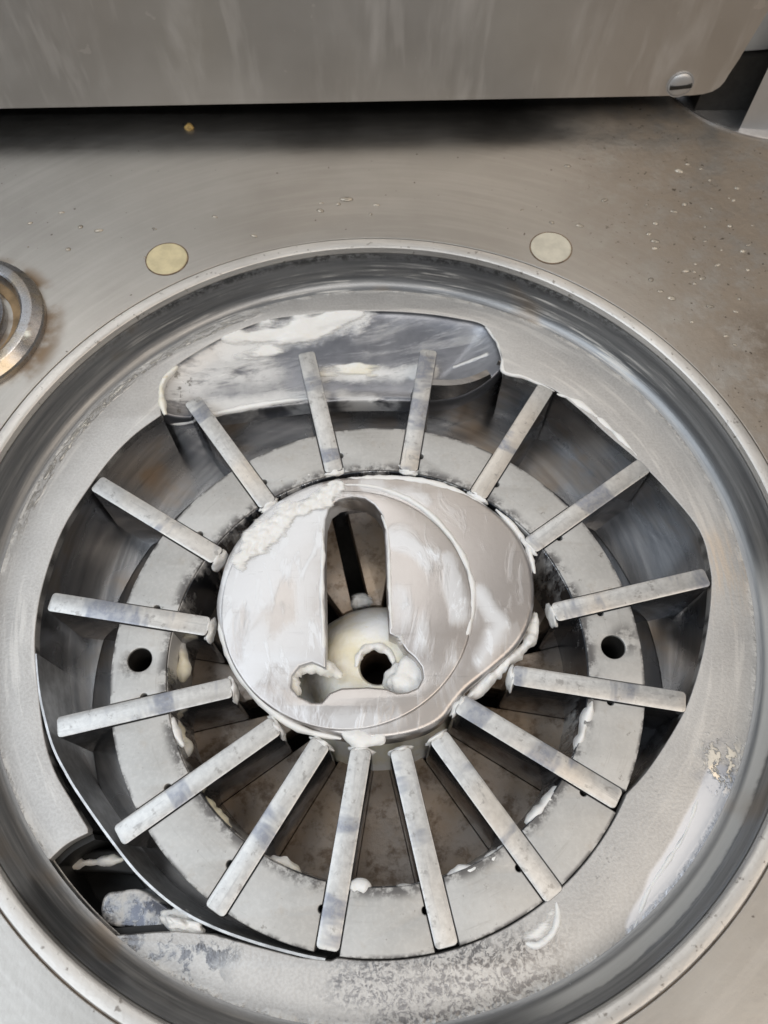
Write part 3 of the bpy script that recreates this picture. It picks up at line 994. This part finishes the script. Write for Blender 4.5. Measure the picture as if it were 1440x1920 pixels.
from_bm('gap_shade_block', bm, M['dark'], BP, 0)  # dark block added so the gap goes black as in shade
bm = bmesh.new()
# slotted screw head
sx, sz = onv(1275, 157, YR)
sh = thing('tmp', None, None)
bpy.data.objects.remove(sh)
def screw(parent):
    bm = bmesh.new()
    n = 40
    y0 = pface(sx)
    prof = [(.064, .0), (.064, -.006), (.060, -.007), (.058, -.004), (.054, -.010), (.044, -.017), (.025, -.021), (0.006, -.022)]
    rg = [[bm.verts.new((sx+r*math.cos(2*PI*i/n), y0+dy, sz+r*math.sin(2*PI*i/n))) for i in range(n)] for r, dy in prof]
    for a, b in zip(rg, rg[1:]):
        for i in range(n):
            bm.faces.new((a[i], a[(i+1) % n], b[(i+1) % n], b[i]))
    bm.faces.new(rg[-1])
    bmesh.ops.recalc_face_normals(bm, faces=bm.faces)
    s = from_bm('screw', bm, M['grey'], parent, 40)
    bm = bmesh.new()
    bmesh.ops.create_cube(bm, size=1)
    bm.transform(Matrix.Translation((sx, y0-.0145, sz)) @ Matrix.Rotation(-.12, 4, 'Y') @ Matrix.Diagonal((.100, .020, .017, 1)))
    o = from_bm('screw_slot', bm, M['dark'], s, 0)
    o.location = (0, 0, 0)
bm.free()
screw(BP)

PO = thing('corner_post', 'pale grey upright post standing on a round base at the right edge behind the deck', 'post', (2.3, 2.7, DZ))
pp = [Vector(p) for p in ((1.814, 2.617), (2.9, 2.50), (2.9, 3.9), (2.52, 3.9))]
plate('post_body', [pp], DZ-.002, 4.0, .012, M['grey'], PO)
lathe('base_flange', [(.62, DZ-.002), (.62, DZ+.010), (.612, DZ+.014), (.4, DZ+.014), (.4, DZ-.002)], M['steel'], PO, 2.07, 3.15, n=120, closed=True)
HB = plate('rear_cover', [[Vector(p) for p in ((1.54, 2.76), (1.90, 2.80), (1.96, 3.05), (1.54, 3.05))]], .495, 4.5, .01, M['white'])
tag(HB, 'white cover strip glimpsed in the gap between back panel and corner post', 'cover')

# ------------------------------------------------------------------ fat
G = 'lumps of white fat'
fat_patch('fat_clump', [(440, 1062), (447, 1015), (472, 985), (504, 962), (543, 940), (580, 922), (612, 908), (645, 900), (640, 930), (618, 955), (580, 968), (545, 990), (515, 1030), (475, 1058)], CAMZ+.010, .030, M['film'],
          'thick white fat smeared on the upper left edge of the hub', 1.0, rough=.035, fr=12)
fat_ridge('fat_bead', [(640, 908), (700, 912), (765, 935), (815, 972), (858, 1025), (883, 1085), (885, 1140), (870, 1205), (835, 1265)], CAMZ+.004, .022, .012, M['fat'], 'thin white bead of fat along the curved seam on the hub', 3.0, jag=.5)
fat_ridge('fat_bead', [(604, 985), (605, 1040), (603, 1110), (606, 1180), (606, 1240)], CAMZ+.008, .020, .012, M['fat'], 'ragged fat bead along the left edge of the keyhole slot', 5.0)
fat_ridge('fat_bead', [(715, 965), (727, 1000), (730, 1070), (732, 1140), (735, 1190)], CAMZ+.008, .017, .010, M['fat'], 'ragged fat bead along the right edge of the keyhole slot', 6.0)
fat_ridge('fat_bead', [(556, 1306), (548, 1278), (558, 1256), (585, 1247), (622, 1256), (640, 1270)], -.035, .060, .030, M['yfat'], 'yellowed fat lump in the lower left corner of the keyhole', 8.0, jag=.7)
q = on(772, 1272, -.05)
blob('fat_clump', (q.x, q.y, -.070), (.088, .085, .040), M['fat'], 'white fat filling the lower right corner of the keyhole', 9.4, amt=.45, rot=-.6, sub=4)
fat_ridge('fat_bead', [(668, 1250), (676, 1225), (700, 1212), (728, 1222), (740, 1245)], -.088, .035, .018, M['fat'], 'ragged fat round the dark hole in the keyhole', 34.0, jag=.9)
fat_patch('fat_clump', [(735, 1190), (750, 1182), (775, 1180), (765, 1195), (775, 1205), (750, 1212)], CAMZ+.008, .016, M['film'], 'small spiky fat fleck right of the keyhole slot', 10.0, rough=.03)
fat_ridge('fat_bead', [(640, 1372), (670, 1384), (700, 1386), (722, 1378)], CAMZ-.01, .05, .022, M['fat'], 'white fat lump on the bottom edge of the hub', 12.0)
fat_ridge('fat_bead', [(1003, 1150), (1000, 1175), (990, 1205), (965, 1230), (930, 1262), (890, 1300), (862, 1325)], -.06, .05, .04, M['fat'], 'crumbly fat along the lower right edge of the hub', 14.0, jag=.9)
fat_ridge('fat_bead', [(410, 1120), (418, 1190), (440, 1250), (490, 1315), (560, 1365), (640, 1385)], -.02, .03, .022, M['fat'], 'long white bead of fat round the lower left edge of the hub', 15.0, jag=.4)
fat_ridge('fat_bead', [(930, 955), (965, 990), (990, 1030), (1003, 1075)], -.012, .025, .018, M['fat'], 'thin fat bead round the upper right edge of the hub', 16.0)
fat_ridge('fat_bead', [(648, 899), (710, 896), (790, 902), (858, 921), (915, 953)], CAMZ-.006, .028, .012, M['fat'], 'cream rim of fat along the top edge of the hub', 17.0, jag=.7)

# fat on the inner ends of the vanes
fl = {0: 'bead of fat on the hub end of the far left vane above the ring hole', 1: 'bead of fat on the hub end of the upper left vane', 7: 'bead of fat on the hub end of the gold tipped vane',
      8: 'bead of fat on the hub end of the vane below the right ring hole', 9: 'bead of fat on the vane at the notched corner of the hub', 10: 'bead of fat on the hub end of the vane by the half moon',
      11: 'bead of fat on the hub end of the right one of the two bottom vanes', 12: 'bead of fat on the hub end of the left one of the two bottom vanes', 13: 'bead of fat on the hub end of the vane touching the sleeve edge',
      14: 'bead of fat on the hub end of the vane pointing at the port hole', 15: 'bead of fat on the hub end of the vane below the left ring hole',
      2: 'bead of fat on the hub end of the vane with the dark tip', 3: 'bead of fat on the hub end of the vane crossing the smeared pocket', 4: 'bead of fat on the hub end of the vane crossing the dark pocket end',
      5: 'bead of fat on the hub end of the vane right of the pocket', 6: 'bead of fat on the hub end of the vane between the dark chambers'}
for k in range(NV):
    po, pi_ = on(*VE[k][0]), on(*VE[k][1])
    ri = (po.length+pi_.length)/2-.319
    a = vang[k]
    front = not 2 <= k <= 6
    blob('fat_bead', ((ri+.002)*math.cos(a), (ri+.002)*math.sin(a), -.045 if front else -.012), (.015, .046, .054 if front else .018), M['fat'], fl[k], 3.3*k+1,
         amt=.42, rot=a, sub=3, group='beads of fat on the vane ends')

# fat on the ring's inner edge
fat_ridge('fat_bead', [(1110, 1305), (1098, 1350), (1078, 1410)], -.03, .036, .04, M['fat'], 'white fat down the ring inner edge below the right vane pair', 20.0)
fat_ridge('fat_bead', [(1062, 1465), (1030, 1500), (985, 1545)], -.03, .036, .035, M['fat'], 'white fat on the ring inner edge at the lower right', 21.0)
fat_ridge('fat_bead', [(955, 1585), (915, 1615), (870, 1635), (835, 1645)], -.02, .032, .022, M['fat'], 'ragged white fat on the ring inner edge between two lower vanes', 22.0, jag=.9)
fat_ridge('fat_bead', [(655, 1670), (665, 1664), (680, 1662), (694, 1669)], -.012, .05, .020, M['fat'], 'small peak of fat on the ring inner edge at the bottom', 23.0)
fat_ridge('fat_bead', [(735, 1669), (750, 1666), (765, 1665), (790, 1659)], -.02, .026, .018, M['fat'], 'short fat strip on the ring inner edge right of the bottom', 24.0)
fat_ridge('fat_bead', [(505, 1612), (535, 1625), (565, 1640)], -.05, .05, .03, M['yfat'], 'yellowed fat on the ring inner edge at the lower left', 25.0)
fat_ridge('fat_bead', [(380, 1495), (405, 1530), (430, 1558)], -.06, .055, .03, M['yfat'], 'yellowed fat strip under the ring edge by the lower left vane', 26.0)
fat_ridge('fat_bead', [(340, 1205), (345, 1240), (342, 1280)], -.16, .045, .03, M['yfat'], 'yellowed fat streak inside the ring beside the left ring hole', 27.0)
fat_ridge('fat_bead', [(330, 1350), (342, 1385), (352, 1420)], -.14, .045, .03, M['yfat'], 'yellowed fat streak inside the ring below the left vane pair', 28.0)
fat_ridge('fat_bead', [(322, 1345), (330, 1375), (345, 1400)], -.02, .03, .02, M['fat'], 'thin white fat on the ring edge below the left vane pair', 29.0)
fat_ridge('fat_bead', [(560, 902), (600, 888), (655, 880)], -.02, .03, .022, M['fat'], 'fat crumbs on the ring edge at the top left of the hub', 30.0, jag=.9)
fat_ridge('fat_bead', [(700, 880), (740, 876), (800, 888), (860, 900)], -.02, .02, .016, M['fat'], 'thin fat line on the ring edge above the hub', 31.0)
fat_patch('fat_clump', [(655, 1125), (668, 1110), (690, 1118), (694, 1134), (672, 1142), (655, 1140)], -.38, .05, M['film'], 'fat lump on top of the white cone seen through the keyhole', 33.0, rough=.03)

# fat on ledge and pocket
fat_ridge('fat_bead', [(310, 778), (303, 750), (306, 718), (332, 686)], -.004, .035, .022, M['yfat'], 'cream bead of fat round the left end of the pocket', 40.0, jag=.4)
fat_ridge('fat_bead', [(905, 606), (928, 635), (942, 668), (945, 697), (985, 708), (1040, 733)], -.004, .016, .010, M['fat'], 'thin fat edge round the right end of the pocket', 41.0)
fat_patch('fat_smear', [(420, 650), (470, 620), (540, 600), (620, 592), (675, 588), (682, 600), (660, 622), (620, 640), (570, 645), (520, 650), (460, 665)], -.05, .030, M['film'], 'broad streaked white fat smear in the upper left of the pocket', 42.0, step=.008, rough=.10, ang=.25, fr=7, base=pocket_h, edge=.05)
fat_ridge('fat_bead', [(318, 792), (345, 791), (420, 773), (500, 757), (590, 746)], -.102, .026, .016, M['fat'], 'white fat edge along the lower lip of the pocket', 43.0, jag=.5)
fat_patch('fat_smear', [(600, 690), (640, 683), (700, 682), (720, 690), (700, 702), (650, 705), (610, 702)], -.1, .022, M['yfilm'], 'cream streak of fat in the middle of the pocket', 44.0, rough=.05, ang=0.0, fr=12, base=pocket_h)
fat_ridge('fat_bead', [(1045, 738), (1080, 752), (1120, 782), (1170, 828), (1195, 855)], 0, .022, .008, M['fat'], 'pale ragged fat edge on the ledge right of the pocket', 45.0, jag=.9)
fat_ridge('fat_bead', [(1180, 1770), (1196, 1722), (1217, 1667), (1250, 1618), (1285, 1562), (1308, 1500), (1322, 1460)], 0, .015, .007, M['fat'], 'white fat ridge along the left side of the wiped patch on the ledge', 46.0, jag=.8)
fat_ridge('fat_bead', [(1043, 1690), (1046, 1720), (1034, 1752), (1008, 1772), (985, 1768)], 0, .022, .012, M['fat'], 'half moon ridge of fat on the ledge below the lower right vane', 47.0, jag=.4)
fat_patch('fat_smear', [(970, 1758), (1000, 1735), (1040, 1690), (1043, 1720), (1030, 1748), (1005, 1768), (980, 1765)], 0, .004, M['film'], 'thin fat film inside the half moon ridge on the ledge', 48.0, rough=.01)
q = on(345, 1735, -.03)
blob('fat_clump', (q.x, q.y, -.040), (.070, .036, .028), M['fat'], 'white fat clump beside the port hole on the sleeve', 50.0, amt=.7, rot=-.4, sub=4)
fat_ridge('fat_bead', [(124, 1618), (150, 1619), (195, 1614), (232, 1612)], -.2, .035, .02, M['yfat'], 'cream fat string on the shelf inside the dark port hole', 52.0, jag=.9)
fat_patch('fat_clump', [(312, 1858), (335, 1845), (352, 1845), (348, 1868), (330, 1872)], 0, .025, M['yfilm'], 'small cream fat fleck on the ledge at the lower left wall', 53.0, rough=.03, fr=16)
fat_ridge('fat_bead', [(1000, 1886), (1070, 1848), (1130, 1815), (1178, 1782), (1200, 1765)], .006, .012, .006, M['fat'], 'ragged grey white fat line at the foot of the lower right bore wall', 54.0, jag=.9)
fat_patch('fat_clump', [(32, 616), (50, 611), (64, 615), (62, 628), (50, 636), (36, 630)], DZ+.060, .004, M['yfilm'], 'flake of dried fat on the flange of the knob', 55.0, rough=.02, fr=14)
